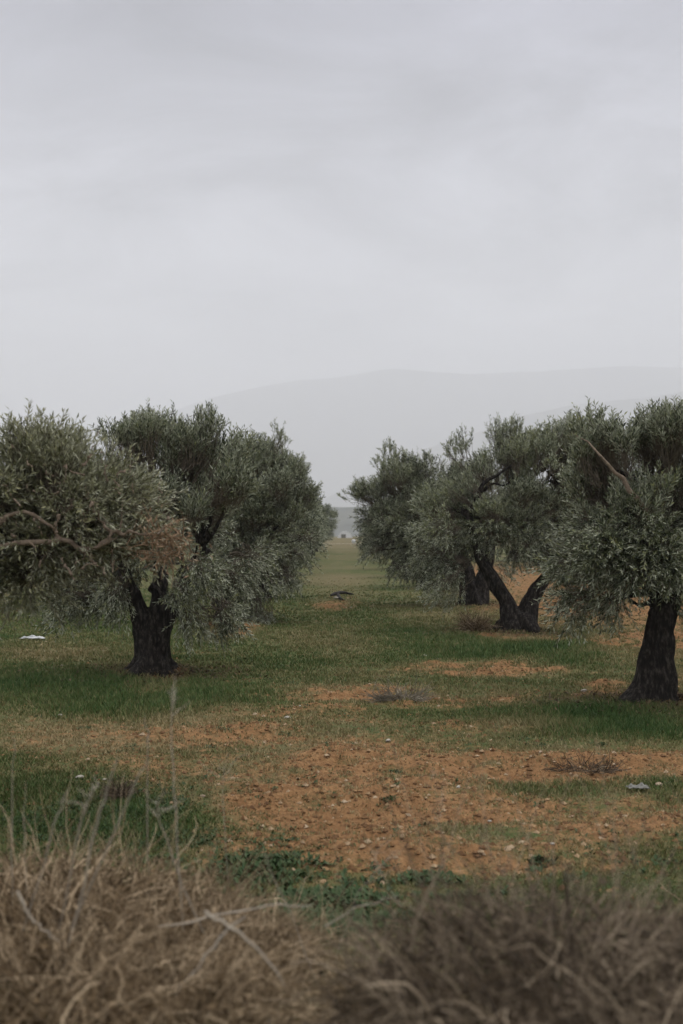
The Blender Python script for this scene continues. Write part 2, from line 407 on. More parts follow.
def trunk_mesh(name, stems, limbs, flare=.5, seed=0, voxel=.024, m=M_BARK):
    """stems: list of (points, radii) thick and fluted; limbs: thinner ones"""
    rng = np.random.default_rng(seed); parts = []
    for k, (pts, rad) in enumerate(stems):
        n = 26; P, r = resample(pts, rad, n)
        s = 26; v, f = tubes(P[None], r[None], s)
        v = v.reshape(n, s, 3); cen = P[:, None]
        ang = np.arange(s)/s*2*np.pi
        h = np.linspace(0, 1, n)[:, None]
        rel = v-cen
        fl = .16*np.sin(ang*3+seed+k+h*2.5)+.13*np.sin(ang*5+1.7*seed+h*4)+.08*np.sin(ang*9+h*7)
        fl = fl*(1.25-.7*h)+(.34-.12*h)*fbm(v[..., 0]*4.5, v[..., 1]*4.5, v[..., 2]*3.5, seed=seed+k)+.16*fbm(v[..., 0]*14, v[..., 1]*14, v[..., 2]*9, seed=seed+k+5)
        v = cen+rel*(1+fl[..., None])
        v = v.reshape(-1, 3); o = len(v)
        v = np.concatenate([v, P[:1], P[-1:]])
        i = np.arange(s)
        cap = np.concatenate([np.stack([np.roll(i, -1), i, np.full(s, o), np.full(s, o)], 1), np.stack([i+(n-1)*s, np.roll(i, -1)+(n-1)*s, np.full(s, o+1), np.full(s, o+1)], 1)])
        parts.append((v, f, cap[:, :3]))
    for pts, rad in limbs:
        n = 14; P, r = resample(pts, rad, n, wob=.012, rng=rng)
        s = 9; v, f = tubes(P[None], r[None], s)
        v = v*1.0; c = np.repeat(P, s, 0); v = c+(v-c)*(1+.22*fbm(v[:, 0]*8, v[:, 1]*8, v[:, 2]*5, seed=seed+9))[:, None]
        o = len(v); v = np.concatenate([v, P[:1], P[-1:]]); i = np.arange(s)
        cap = np.concatenate([np.stack([np.roll(i, -1), i, np.full(s, o)], 1), np.stack([i+(n-1)*s, np.roll(i, -1)+(n-1)*s, np.full(s, o+1)], 1)])
        parts.append((v, f, cap))
    V, Q, T, o = [], [], [], 0
    for v, f, c in parts:
        V.append(v); Q.append(f+o); T.append(c+o); o += len(v)
    me = mesh(name, np.concatenate(V), [np.concatenate(Q), np.concatenate(T)], m, True)
    if voxel:
        ob = bpy.data.objects.new('tmp', me); COL.objects.link(ob)
        md = ob.modifiers.new('r', 'REMESH'); md.mode = 'VOXEL'; md.voxel_size = voxel; md.use_smooth_shade = True
        ms = ob.modifiers.new('s', 'SMOOTH'); ms.iterations = 1; ms.factor = .25
        dg = bpy.context.evaluated_depsgraph_get()
        me2 = bpy.data.meshes.new_from_object(ob.evaluated_get(dg)); me2.name = name
        bpy.data.objects.remove(ob); me = me2
    return me

def limbs_to(C, forks, n, seed, r0=.055):
    """limbs from the fork points out to n of the crown's clumps"""
    rng = np.random.default_rng(seed); out = []
    far = np.argsort(-np.linalg.norm(C[:, :3]-C[:, :3].mean(0), axis=1))
    pick = rng.choice(len(C), min(n, len(C)), replace=False)
    forks = np.asarray(forks, float)
    for i in pick:
        e = C[i, :3]; f = forks[np.argmin(np.linalg.norm(forks-e, axis=1)+rng.uniform(0, .4, len(forks)))]
        m1 = f*.6+e*.4+rng.normal(0, .1, 3)+np.array([0, 0, .06]); m2 = f*.25+e*.75+rng.normal(0, .08, 3)
        k = rng.uniform(.7, 1.15)
        out.append(([f, m1, m2, e], [r0*k, r0*.7*k, r0*.42*k, .008]))
    return out

def px_blobs(base, blobs, key):
    """(px, py, rx, ry, depth offset, weight) seen at the tree's own distance -> local ellipsoids"""
    x, d = base; z0 = gz(x, d); out = []
    for px, py, rx, ry, dy, w in blobs:
        dd = d+dy; p = at(px, py, dd); s = dd/FPX
        out.append([p[0]-x, dy, p[2]-z0, rx*s, (rx+ry)*.5*s, ry*s, w])
    return out

def hero(key, label, blobs, stems, forks, n_shoots, seed, leaf=.062, lw=.0145, n_limbs=16, m=M_LEAF, extra=None, whip=.14, fill=True, droop=.5, r0=.055):
    x, d = TPOS[key]
    t = thing('olive_tree', label, 'tree', (x, d, gz(x, d)-.05), 0, 'olive trees of the grove')
    B = px_blobs((x, d), blobs, key)
    B = [[*b[:2], b[2]-.07, *b[3:]] if b[2] > 2.4 else b for b in B]
    if fill:   # the side away from the camera
        B = B+[[b[0]*.85, b[1]+.75, b[2]-.1, b[3]*.85, b[4]*.85, b[5]*.85, b[6]*.55] for b in B[:4]]
    cm, C = crown_mesh('crown', B, n_shoots, leaf, lw, seed=seed, m=m, whip=whip, droop=droop)
    obj('crown', cm, t)
    tm = trunk_mesh('trunk', stems, limbs_to(C, forks, n_limbs, seed, r0)+(extra or []), seed=seed)
    obj('trunk', tm, t)
    return t, C

def loc(key, px, py, dy=0):                 # a local point of a tree from where it is seen
    x, d = TPOS[key]; p = at(px, py, d+dy); return [p[0]-x, dy, p[2]-gz(x, d)+.05]

# left row, the stout tree
hero('L1', 'stout olive tree with short dark forked trunk, first whole tree left of the alley',
     [(122, 470, 56, 60, 0, 1), (208, 474, 54, 56, .1, 1), (158, 520, 78, 40, -.1, 1.1), (212, 585, 36, 48, -.2, .9), (98, 565, 40, 42, 0, .9), (128, 428, 26, 22, .1, .7), (212, 436, 28, 22, .1, .7), (168, 478, 50, 42, .3, .9), (180, 498, 30, 28, .1, .9), (168, 432, 26, 20, .2, .6), (150, 562, 66, 26, .55, .8), (82, 598, 34, 22, .2, .6), (118, 592, 20, 14, -.4, .5), (182, 602, 24, 20, -.35, .6), (238, 540, 30, 60, .3, .8), (70, 520, 50, 60, .5, .9), (165, 440, 45, 40, .4, .8), (75, 590, 40, 30, .2, .7)],
     [([loc('L1', 152, 680), loc('L1', 150, 658), loc('L1', 145, 634), loc('L1', 135, 602), loc('L1', 120, 560)], [.42, .24, .16, .11, .08]),
      ([loc('L1', 148, 678), loc('L1', 152, 650, .05), loc('L1', 157, 622, .05), loc('L1', 160, 590), loc('L1', 160, 545)], [.38, .23, .16, .11, .08]),
      ([loc('L1', 153, 650), loc('L1', 165, 620, .1), loc('L1', 182, 592, .15), loc('L1', 198, 555, .2)], [.2, .15, .12, .07])],
     [loc('L1', 120, 560), loc('L1', 160, 545), loc('L1', 198, 555, .2), loc('L1', 150, 590)], 6300, 11, leaf=.084, lw=.0175)
# left row, second
hero('L2', 'dense round olive tree just behind the stout one, left of the alley',
     [(272, 488, 44, 58, 0, 1.1), (222, 505, 50, 62, 0, 1), (285, 545, 30, 45, 0, .9), (245, 565, 50, 45, -.2, 1), (215, 585, 30, 28, 0, .6), (262, 600, 26, 30, -.2, .6), (240, 460, 40, 30, .2, .7), (305, 520, 18, 34, .1, .8), (268, 442, 26, 18, .1, .7), (252, 478, 36, 44, .2, .9), (294, 468, 20, 32, .1, .8)],
     [([loc('L2', 228, 628), loc('L2', 228, 605), loc('L2', 222, 580), loc('L2', 212, 545)], [.4, .27, .2, .09]), ([loc('L2', 229, 620), loc('L2', 236, 595), loc('L2', 250, 560)], [.28, .2, .09])],
     [loc('L2', 212, 545), loc('L2', 250, 560)], 5800, 12, leaf=.094, lw=.0195)
# left row, the one that reaches in from outside the frame
t0, C0 = hero('L0', 'pale loose olive tree at the left edge, with bare brown limb and orange dead twigs',
     [(-40, 508, 85, 66, 0, 1), (12, 474, 52, 48, -.2, .9), (77, 458, 4, 24, -.1, .3), (45, 455, 26, 26, -.2, .5), (5, 552, 58, 32, -.1, .75), (75, 500, 48, 48, -.2, .6), (120, 505, 40, 40, -.3, .32), (50, 545, 46, 26, -.2, .4), (150, 530, 30, 16, -.3, .12), (-95, 555, 80, 50, .1, .7), (-110, 470, 80, 60, .1, .8)],
     [([loc('L0', -75, 830), loc('L0', -72, 760), loc('L0', -70, 690), loc('L0', -60, 620), loc('L0', -30, 560)], [.4, .28, .22, .15, .09]), ([loc('L0', -74, 760), loc('L0', -90, 690), loc('L0', -110, 600)], [.24, .17, .09])],
     [loc('L0', -30, 560), loc('L0', -110, 600), loc('L0', -60, 620)], 5000, 13, leaf=.066, lw=.013, n_limbs=10, m=M_LEAF_LIT, whip=.05, fill=False, r0=.04)
dd = -.62
bl = [([loc('L0', -40, 575, dd), loc('L0', 5, 545, dd), loc('L0', 45, 541, dd), loc('L0', 66, 540, dd), loc('L0', 80, 551, dd), loc('L0', 98, 549, dd), loc('L0', 118, 537, dd)], [.034, .022, .02, .021, .018, .013, .008]),
      ([loc('L0', -30, 560, dd), loc('L0', 10, 515, dd), loc('L0', 45, 520, dd), loc('L0', 60, 538, dd)], [.03, .019, .015, .012]),
      ([loc('L0', 80, 550, dd), loc('L0', 92, 560, dd), loc('L0', 98, 568, dd)], [.014, .011, .006]),
      ([loc('L0', 92, 500, dd), loc('L0', 100, 517, dd), loc('L0', 112, 533, dd), loc('L0', 135, 533, dd), loc('L0', 158, 534, dd)], [.008, .012, .014, .012, .008]),
      ([loc('L0', 112, 533, dd), loc('L0', 96, 548, dd), loc('L0', 80, 551, dd)], [.01, .012, .014]),
      ([loc('L0', 145, 533, dd), loc('L0', 148, 505, dd), loc('L0', 154, 470, dd)], [.008, .006, .004]), ([loc('L0', 120, 530, dd), loc('L0', 128, 490, dd), loc('L0', 150, 455, dd), loc('L0', 158, 462, dd)], [.008, .006, .005, .003])]
rb = np.random.default_rng(19)
for k in range(30):
    px, py = rb.uniform(0, 165), rb.uniform(455, 585); a = rb.uniform(-2.6, -.5); l = rb.uniform(25, 60); c = rb.uniform(-.5, .5)
    e = [loc('L0', px+l*t*np.cos(a+c*t), py+l*t*np.sin(a+c*t), dd-.15+rb.uniform(-.1, .1)*t) for t in (0, .35, .7, 1)]
    bl.append((e, [.010, .008, .006, .0035]))
obj('bare_limb', trunk_mesh('bare_limb', [], bl, seed=3, voxel=.012, m=M_LIMB), t0)
def dead_twigs():
    rng = np.random.default_rng(5); P = []; rr = []
    for k in range(46):
        c = np.array(loc('L0', 164+rng.normal(0, 14), 541+rng.normal(0, 11), dd)); d = nrm(rng.normal(size=3)*np.array([1, .6, .8]))
        l = rng.uniform(.05, .24); q = np.linspace(0, 1, 6)[:, None]
        P.append(c+d*l*q+nrm(rng.normal(size=3))*.22*l*q**2*3); rr.append(np.linspace(.0048, .0014, 6))
    v, f = tubes(np.array(P), np.array(rr), 4); parts = [(v, f)]
    # dead leaves
    n = 420; c = np.array([loc('L0', 163+a, 543+b, dd+e) for a, b, e in zip(rng.normal(0, 15, n), rng.normal(0, 13, n), rng.normal(0, .08, n))])
    d = nrm(rng.normal(size=(n, 3))); s = nrm(np.cross(d, rng.normal(size=(n, 3))))
    V = np.stack([c, c+d*.025+s*.006, c+d*.05, c+d*.025-s*.006], 1).reshape(-1, 3); obj('withered_foliage', mesh('withered_foliage', V, np.arange(len(V)).reshape(-1, 4), M_DEAD), t0)
    V, F = merge(parts); o = obj('dead_twig_cluster', mesh('dead_twig_cluster', V, F, M_DEAD), t0); o['label'] = 'orange dead twigs'
dead_twigs()

# right row
r1, _ = hero('R1', 'gnarled olive tree with a flared dark trunk at the right edge of the photo',
     [(612, 462, 52, 50, 0, 1), (668, 460, 62, 52, .1, 1), (600, 545, 42, 55, -.1, .9), (690, 545, 62, 62, .1, 1), (640, 568, 55, 42, -.3, 1), (640, 510, 60, 50, -.3, .8), (720, 500, 55, 70, 0, .9), (575, 575, 26, 40, 0, .5), (588, 438, 26, 26, .1, .8), (690, 430, 40, 22, .1, .7), (598, 600, 24, 16, -.1, .4), (745, 580, 50, 60, 0, .7)],
     [([loc('R1', 650, 712), loc('R1', 651, 690), loc('R1', 655, 660), loc('R1', 659, 625), loc('R1', 664, 590), loc('R1', 656, 545), loc('R1', 648, 515)], [.34, .22, .175, .145, .13, .095, .07]),
      ([loc('R1', 633, 714), loc('R1', 638, 696), loc('R1', 649, 664)], [.2, .15, .10]),
      ([loc('R1', 662, 620, .05), loc('R1', 678, 570, .2), loc('R1', 700, 520, .3)], [.15, .11, .07])],
     [loc('R1', 648, 515), loc('R1', 700, 520, .3), loc('R1', 662, 590)], 7000, 14, leaf=.08, lw=.0165)
obj('bare_limb', trunk_mesh('bare_limb', [], [([loc('R1', 655, 545, -.3), loc('R1', 645, 512, -.6), loc('R1', 628, 487, -.58), loc('R1', 610, 466, -.6), loc('R1', 592, 446, -.5), loc('R1', 572, 432, -.35)], [.05, .04, .032, .022, .014, .008])], seed=6, voxel=.014, m=M_LIMB), r1)  # paler bark colour paints the light falling on this limb
R2d = hero('R2', 'olive tree whose two limbs spread in a wide V, right of the alley',
     [(497, 488, 46, 48, 0, 1), (553, 472, 52, 52, .2, 1), (445, 525, 40, 52, 0, .9), (448, 580, 26, 40, -.2, .7), (555, 530, 48, 36, 0, .8), (515, 535, 50, 30, .2, .8), (495, 508, 26, 24, .3, .8), (500, 440, 30, 30, .2, .7), (540, 560, 30, 16, .5, .6), (585, 545, 30, 24, .3, .8), (575, 436, 30, 26, .3, .8), (525, 455, 30, 36, .2, .8), (590, 500, 40, 60, .2, .8), (470, 460, 30, 28, .2, .5)],
     [([loc('R2', 520, 640), loc('R2', 519, 622), loc('R2', 519, 612)], [.46, .36, .24]),
      ([loc('R2', 514, 630), loc('R2', 508, 605), loc('R2', 492, 577), loc('R2', 479, 553), loc('R2', 468, 515)], [.24, .15, .12, .11, .07]),
      ([loc('R2', 526, 630), loc('R2', 530, 605), loc('R2', 540, 585), loc('R2', 555, 568), loc('R2', 578, 535)], [.24, .16, .13, .11, .07])],
     [loc('R2', 468, 515), loc('R2', 578, 535), loc('R2', 540, 560), loc('R2', 485, 565)], 6000, 15, leaf=.09, lw=.0185)
hero('R3', 'olive tree with twin trunk behind the V-shaped one, wide crown over the alley',
     [(398, 505, 42, 58, 0, 1.1), (442, 495, 48, 50, 0, 1), (420, 548, 36, 34, -.2, .9), (378, 532, 22, 32, 0, .8), (482, 500, 40, 50, .2, .8), (460, 540, 34, 18, 0, .4), (392, 462, 24, 26, 0, .6), (356, 493, 12, 8, .2, .35), (500, 560, 30, 14, .4, .5), (372, 500, 22, 26, .1, .7)],
     [([loc('R3', 472, 610), loc('R3', 469, 590), loc('R3', 466, 570), loc('R3', 455, 535)], [.36, .24, .18, .08]), ([loc('R3', 477, 608), loc('R3', 481, 585), loc('R3', 488, 560), loc('R3', 492, 530)], [.3, .2, .15, .08])],
     [loc('R3', 455, 535), loc('R3', 492, 530)], 5800, 16, leaf=.1, lw=.021)

# plainer trees further down the rows: three kinds, copied
def grove_tree(seed):
    rng = np.random.default_rng(seed)
    t = bpy.data.objects.new('olive_tree', None); COL.objects.link(t)
    B = []
    for k in range(9):
        a = rng.uniform(0, 6.28); r = rng.uniform(.4, 1.15)
        B.append([r*np.cos(a), r*np.sin(a), rng.uniform(1.5, 2.95), rng.uniform(.7, .95), rng.uniform(.7, .95), rng.uniform(.65, .9), 1])
    B += [[0, 0, 3.1, .9, .9, .7, 1], [0, 0, 2.2, 1.2, 1.2, 1.0, .7]]
    cm, C = crown_mesh('crown', B, 5200, .11, .028, seed=seed, twigs=False, per=12)
    obj('crown', cm, t)
    l1, l2 = rng.uniform(-.5, .5, 2)
    stems = [([[0, 0, -.05], [.02, 0, .4], [l1*.3, .1, .9], [l1, l2, 1.8]], [.42, .28, .21, .08]), ([[0, 0, .1], [-.05, 0, .5], [-.3, -l1*.3, 1.0], [-.7, -.4, 1.9]], [.3, .22, .16, .08])]
    obj('trunk', trunk_mesh('trunk', stems, limbs_to(C, [[l1, l2, 1.8], [-.7, -.4, 1.9]], 8, seed), seed=seed, voxel=.045), t)
    return t
PROT = [grove_tree(s) for s in (41, 42, 43)]
ORD = ['third', 'fourth', 'fifth', 'sixth', 'seventh', 'eighth', 'ninth', 'tenth', 'eleventh', 'twelfth', 'thirteenth', 'fourteenth']
cnt = {}
for i, (x, y, side) in enumerate(ROWS):
    k = cnt[side] = cnt.get(side, -1)+1
    if side == 'left': lab = ['third olive tree down the left row, behind the dense round one'] + [f'{ORD[q]} olive tree down the left row, the stout one first' for q in range(1, 12)]; lab = lab[k]
    elif side == 'right': lab = f'{ORD[k+1]} olive tree down the right row, the gnarled one first'
    elif side == 'outer left': lab = f'olive tree in the second row left of the alley, {["nearest", "second", "third", "fourth", "farthest"][k]} of that row'
    elif side.startswith('third'): lab = f'small distant olive tree in the third row {side[6:]} of the alley, {["nearest", "second", "third", "fourth", "farthest"][k]} there'
    else: lab = f'olive tree beyond the ploughed strip on the right, {["nearest", "second", "third", "fourth", "farthest"][k]} of that row'
    rz, sc = R.uniform(0, 6.28), R.uniform(.92, 1.08)
    l = (x, y, gz(x, y)-.04)
    if i < 3:
        o = PROT[i]; o.location = l; o.rotation_euler = (0, 0, rz); o['label'] = lab; o.scale = (sc,)*3
        o['category'] = 'tree'; o['group'] = 'olive trees of the grove'
    else: dup(PROT[int(R.integers(0, 3))], l, rz, lab, sc); 
for o in list(COL.objects):
    if o.name.startswith('olive_tree') and 'category' not in o: o['category'] = 'tree'; o['group'] = 'olive trees of the grove'

# ------------------------------------------------------------------ grass and weeds (uncountable)
def build_grass():
    rng = np.random.default_rng(21)
    n = 460000
    y = 5.5*np.exp(rng.random(n)*np.log(48/5.5)); half = y*.36+1.5
    x = rng.uniform(-1, 1, n)*half
    b = bare(x, y); g = patches(GREEN, x, y); dr = dryness(x, y)
    clump = fbm(x*3.1, y*3.1, seed=61)*.5+.5
    fine = fbm(x*9, y*9, seed=63)
    p = (np.clip(1.0-b*1.0+.9*fine, .0, 1)*(.2+1.0*clump)+.45*g+.10)*(1-.97*smooth(20, 47, y))
    k = rng.random(n) < p*.85
    x, y, b, g, dr, clump = x[k], y[k], b[k], g[k], dr[k], clump[k]
    n = len(x); nb = 3
    z = height(x, y)
    bx = np.repeat(x, nb)+rng.normal(0, .018, n*nb); by = np.repeat(y, nb)+rng.normal(0, .018, n*nb); bz = np.repeat(z, nb)-.004
    h = np.repeat((.016+.03*g+.016*clump)*np.clip(y/10, .8, 2.0), nb)*rng.uniform(.5, 1.35, n*nb)
    w = np.repeat(.0035+.00028*y, nb)*rng.uniform(.7, 1.3, n*nb)
    a = rng.uniform(0, 6.28, n*nb); lean = rng.uniform(.1, .95, n*nb)*h
    c, s = np.cos(a), np.sin(a); o = rng.uniform(0, 6.28, n*nb)
    V = np.empty((n*nb, 3, 3))
    V[:, 0] = np.stack([bx-s*w, by+c*w, bz], 1); V[:, 1] = np.stack([bx+s*w, by-c*w, bz], 1)
    V[:, 2] = np.stack([bx+np.cos(o)*lean, by+np.sin(o)*lean, bz+h], 1)
    tint = np.clip(np.repeat(.40+.45*dr+.5*patches([(c[0], c[1], c[2]*1.25, c[3]*1.6, c[4]) for c in SOIL], x, y)-.30*g+.34*(1-clump)-.12+.22*fbm(x*.9, y*.9, seed=65), nb)+rng.normal(0, .2, n*nb), 0, 1)
    F = np.arange(n*nb*3).reshape(-1, 3)
    o = obj('grass', mesh('grass', V.reshape(-1, 3), F, M_GRASS, False, {'tint': ('FACE', tint)})); o['kind'] = 'stuff'; o['label'] = 'short patchy winter grass on the orchard floor'
    print('grass blades', len(F))
build_grass()

def build_weeds():
    rng = np.random.default_rng(22); P = []
    spots = [(110, 815, 60, 26), (60, 830, 60, 20), (175, 840, 50, 14), (260, 870, 55, 20), (330, 910, 60, 16), (430, 880, 28, 8), (300, 960, 90, 30), (165, 810, 30, 12)]
    X, Y = [], []
    for px, py, hx, hy in spots:
        n = int(hx*hy*.42); a = rng.normal(0, .5, (n, 2))
        for u, v in a:
            gx, gy = gp(px+u*hx, py+v*hy); X.append(gx); Y.append(gy)
    for _ in range(170):
        cy = 6.5*np.exp(rng.random()*np.log(22/6.5)); cx = rng.uniform(-.3, .36)*cy; m = int(rng.integers(3, 14)); r = rng.uniform(.03, .16)
        X += list(cx+rng.normal(0, r, m)); Y += list(cy+rng.normal(0, r*.7, m))
    X, Y = np.array(X), np.array(Y); Z = height(X, Y); n = len(X); nl = 7
    a = rng.uniform(0, 6.28, (n, nl)); el = rng.uniform(.15, 1.1, (n, nl)); L = rng.uniform(.02, .06, (n, nl))*np.where(Y < 7.5, 1.15, .75)[:, None]; w = L*.2
    d = np.stack([np.cos(a)*np.cos(el), np.sin(a)*np.cos(el), np.sin(el)], -1); s = np.stack([-np.sin(a), np.cos(a), 0*a], -1)
    b0 = np.stack([X, Y, Z], 1)[:, None]+rng.normal(0, .012, (n, nl, 3))*np.array([1, 1, .2])
    m = b0+d*(L*.55)[..., None]; t = b0+d*L[..., None]-np.array([0, 0, 1])*(L*.15)[..., None]
    V = np.stack([b0, m+s*w[..., None], t, m-s*w[..., None]], 2).reshape(-1, 3)
    o = obj('weeds', mesh('weeds', V, np.arange(len(V)).reshape(-1, 4), M_WEED)); o['kind'] = 'stuff'; o['label'] = 'low dark green weeds at the foot of the bank'
build_weeds()

def build_leaf_litter():  # leaf litter, coloured dark to deepen the contact shade under the trees
    rng = np.random.default_rng(29); X, Y = [], []
    for k, nn_ in (('L1', 2600), ('L2', 1600), ('R1', 3000), ('R2', 2200), ('R3', 1400)):
        a = rng.uniform(0, 6.28, nn_); q = np.abs(rng.normal(0, .55, nn_))+.12; X.append(TPOS[k][0]+np.cos(a)*q*1.15); Y.append(TPOS[k][1]+np.sin(a)*q)
    X, Y = np.concatenate(X), np.concatenate(Y); n = len(X); Z = height(X, Y)+rng.uniform(.004, .03, n)
    c = np.stack([X, Y, Z], 1); a = rng.uniform(0, 6.28, n); d = nrm(np.stack([np.cos(a), np.sin(a), rng.normal(0, .5, n)], 1)); q = nrm(np.cross(d, np.stack([rng.normal(0, .4, n), rng.normal(0, .4, n), np.ones(n)], 1)))
    l = rng.uniform(.035, .09, (n, 1)); V = np.stack([c, c+d*l*.5+q*l*.16, c+d*l, c+d*l*.5-q*l*.16], 1).reshape(-1, 3)
    m = plain('shade_leaf', [(.03, .02, .012), (.1, .065, .035), (.22, .15, .09)], 5, .9, attr='tint')
    o = obj('leaf_litter_shade', mesh('leaf_litter_shade', V, np.arange(len(V)).reshape(-1, 4), m, False, {'tint': ('FACE', rng.random(n)**1.6)})); o['kind'] = 'stuff'; o['label'] = 'fallen leaves and bits of bark, added dark for contact shade around the trunks'
build_leaf_litter()

# ------------------------------------------------------------------ stones
def stone_mesh(seed, m):
    rng = np.random.default_rng(seed); import bmesh
    bm = bmesh.new(); bmesh.ops.create_icosphere(bm, subdivisions=2, radius=1)
    V = np.array([v.co[:] for v in bm.verts])
    k = 1+.35*fbm(V[:, 0]*1.3+seed, V[:, 1]*1.3, V[:, 2]*1.3, seed=seed); V = V*k[:, None]
    for _ in range(5):           # broken faces
        d = nrm(rng.normal(size=3)); q = V@d; c = rng.uniform(.55, .8); V = V-np.outer(np.maximum(q-c, 0), d)
    V *= np.array([1, .8, .6])
    for v, c in zip(bm.verts, V): v.co = c
    me = bpy.data.meshes.new('stone'); bm.to_mesh(me); bm.free(); me.materials.append(m); return me
SM = [stone_mesh(s, M_STONE) for s in (1, 2, 3)]+[stone_mesh(s, M_DKSTONE) for s in (4, 5)]
STONES = [(61, 713, 4.5, 0, 'flat whitish stone on the left grass in front of the stout olive tree'),
          (81, 779, 7, 1, 'whitish broken stone in the grass at lower left behind the pale stalks'),
          (105, 781, 4, 2, 'small round pale stone just right of the whitish broken stone at lower left'),
          (288, 718, 5, 1, 'pale stone on the bare earth between the stout tree and the pile of prunings'),
          (300, 710, 3, 2, 'little white stone beside the pale stone on the bare earth mid alley'),
          (330, 682, 3.5, 0, 'small pale stone at the top end of the soil patch in the alley'),
          (388, 739, 5, 0, 'flat pale stone on the grass strip below the pile of prunings'),
          (583, 692, 6, 2, 'pale oblong stone in the grass left of the gnarled trunk'),
          (438, 659, 3, 1, 'little white stone at the edge of the green strip in front of the V-shaped tree'),
          (555, 621, 4.5, 2, 'whitish stone on red earth to the right of the V-shaped tree'),
          (658, 787, 8, 3, 'rounded tan stone lying beside the grey plastic scrap at right'),
          (458, 792, 5, 2, 'pale stone in the middle of the large bare soil patch'),
          (489, 817, 3.5, 0, 'small flat stone low in the large bare soil patch'),
          (383, 842, 6, 3, 'tan stone near the thin weeds in front of the bare soil'),
          (552, 847, 4, 1, 'small whitish stone in front of the dark dry bush'),
          (226, 653, 3, 2, 'small white stone on the grass right of the stout trunk'),
          (62, 668, 3, 0, 'tiny pale stone on the tan grass left of the stout trunk'),
          (350, 607, 3, 1, 'white pebble on the alley just below the black fallen branch'),
          (630, 738, 4, 4, 'brown stone on the crest of the soil ridge at right'),
          (540, 760, 4.5, 4, 'brown clod-like stone at the left end of the soil ridge'),
          (203, 800, 5, 4, 'brown stone on thin soil behind the tall pale stalks'),
          (425, 655, 3, 2, 'white chip of stone at the left end of the upper soil streak')]
for px, py, r, k, lab in STONES:
    x, y = gp(px, py); s = r*y/FPX*.62
    o = thing('stone', lab, 'stone', (x, y, gz(x, y)+s*.22), R.uniform(0, 6.28), 'loose stones on the orchard floor', SM[k]); o.scale = (s*1.1, s, s*.9)

def build_pebbles():
    rng = np.random.default_rng(33); n = 60000
    y = 6*np.exp(rng.random(n)*np.log(36/6)); x = rng.uniform(-1, 1, n)*(y*.34+.6)
    k = rng.random(n) < .08+bare(x, y)*1.2; x, y = x[k], y[k]; n = len(x); z = height(x, y)
    r = .006+.026*rng.random(n)**3.2+.0002*y
    base = np.array([[1, 0, 0], [-1, 0, 0], [0, 1, 0], [0, -1, 0], [0, 0, 1], [0, 0, -1]], float)
    f = np.array([[0, 2, 4], [2, 1, 4], [1, 3, 4], [3, 0, 4], [2, 0, 5], [1, 2, 5], [3, 1, 5], [0, 3, 5]])
    a = rng.uniform(0, 6.28, n); ca, sa = np.cos(a), np.sin(a)
    B = base[None]*rng.uniform(.6, 1.3, (n, 6, 1))*r[:, None, None]*np.array([1.2, .9, .65])
    V = np.stack([B[..., 0]*ca[:, None]-B[..., 1]*sa[:, None]+x[:, None], B[..., 0]*sa[:, None]+B[..., 1]*ca[:, None]+y[:, None], B[..., 2]+z[:, None]], -1)
    F = (f[None]+np.arange(n)[:, None, None]*6).reshape(-1, 3)
    tint = np.repeat(rng.random(n)**2.8, 8)
    m = plain('pebble', [(.10, .052, .026), (.2, .108, .045), (.295, .18, .085), (.44, .35, .24)], 5, .95, attr='tint')
    o = obj('gravel', mesh('gravel', V.reshape(-1, 3), F, m, False, {'tint': ('FACE', tint)})); o['kind'] = 'stuff'; o['label'] = 'clods and pebbles scattered over the bare soil'
build_pebbles()

# ------------------------------------------------------------------ small things lying about
def tangle(n, radius, hgt, ln, r, seed, K=8, curl=.6, base=.5, up=.6):
    """n wandering stems out of a low heap"""
    rng = np.random.default_rng(seed)
    a = rng.uniform(0, 6.28, n); q = rng.random(n)**.5*radius*base
    p = np.stack([np.cos(a)*q, np.sin(a)*q, rng.random(n)*hgt*.5], 1)
    d = nrm(np.stack([np.cos(a), np.sin(a), np.full(n, up)], 1)+rng.normal(0, .6, (n, 3)))
    P = [p]; L = rng.uniform(.4, 1.1, n)*ln/K
    for k in range(K-1):
        kink = rng.random((n, 1)) < .28
        d = nrm(d+rng.normal(0, curl, (n, 3))*np.where(kink, .75, .13)); p = p+d*L[:, None]
        p[:, 2] = np.clip(p[:, 2], .005, None); 
        P.append(p)
    rr = np.linspace(1, .35, K)[None]*r*rng.uniform(.6, 1.4, (n, 1))
    v, f = tubes(np.stack(P, 1), rr, 3)
    return v, f, np.repeat(rng.random(n)**1.3, (K-1)*3)

x, y = gp(400, 703)
v, f, tt = tangle(420, .5, .13, .4, .006, 3, curl=.6, up=.05); v[:, 1] *= .6
thing('brush_pile', 'low heap of grey pruned twigs on the ground in mid alley', 'brush pile', (x, y, gz(x, y)), 0, None, mesh('brush_pile', v, f, M_GREYWOOD, False))
x, y = gp(474, 632)
v, f, tt = tangle(500, .42, .35, .55, .005, 5, curl=.6, up=.6)
thing('dry_shrub', 'small tawny dead shrub at the foot of the V-shaped olive tree', 'dry shrub', (x, y, gz(x, y)), 0, None, mesh('dry_shrub', v, f, M_DRY, False, {'tint': ('FACE', tt)}))
x, y = gp(585, 772)
v, f, tt = tangle(180, .55, .05, .22, .004, 6, curl=.8, up=.1); v[:, 1] *= .6
thing('weed_patch', 'flat patch of dark dry weeds on the soil ridge at right', 'weeds', (x, y, gz(x, y)), 0, None, mesh('weed_patch', v, f, M_DARKDRY, False, {'tint': ('FACE', tt*.7)}))
x, y = gp(120, 800)
v, f, tt = tangle(220, .14, .14, .2, .003, 8, curl=.7, up=.6)
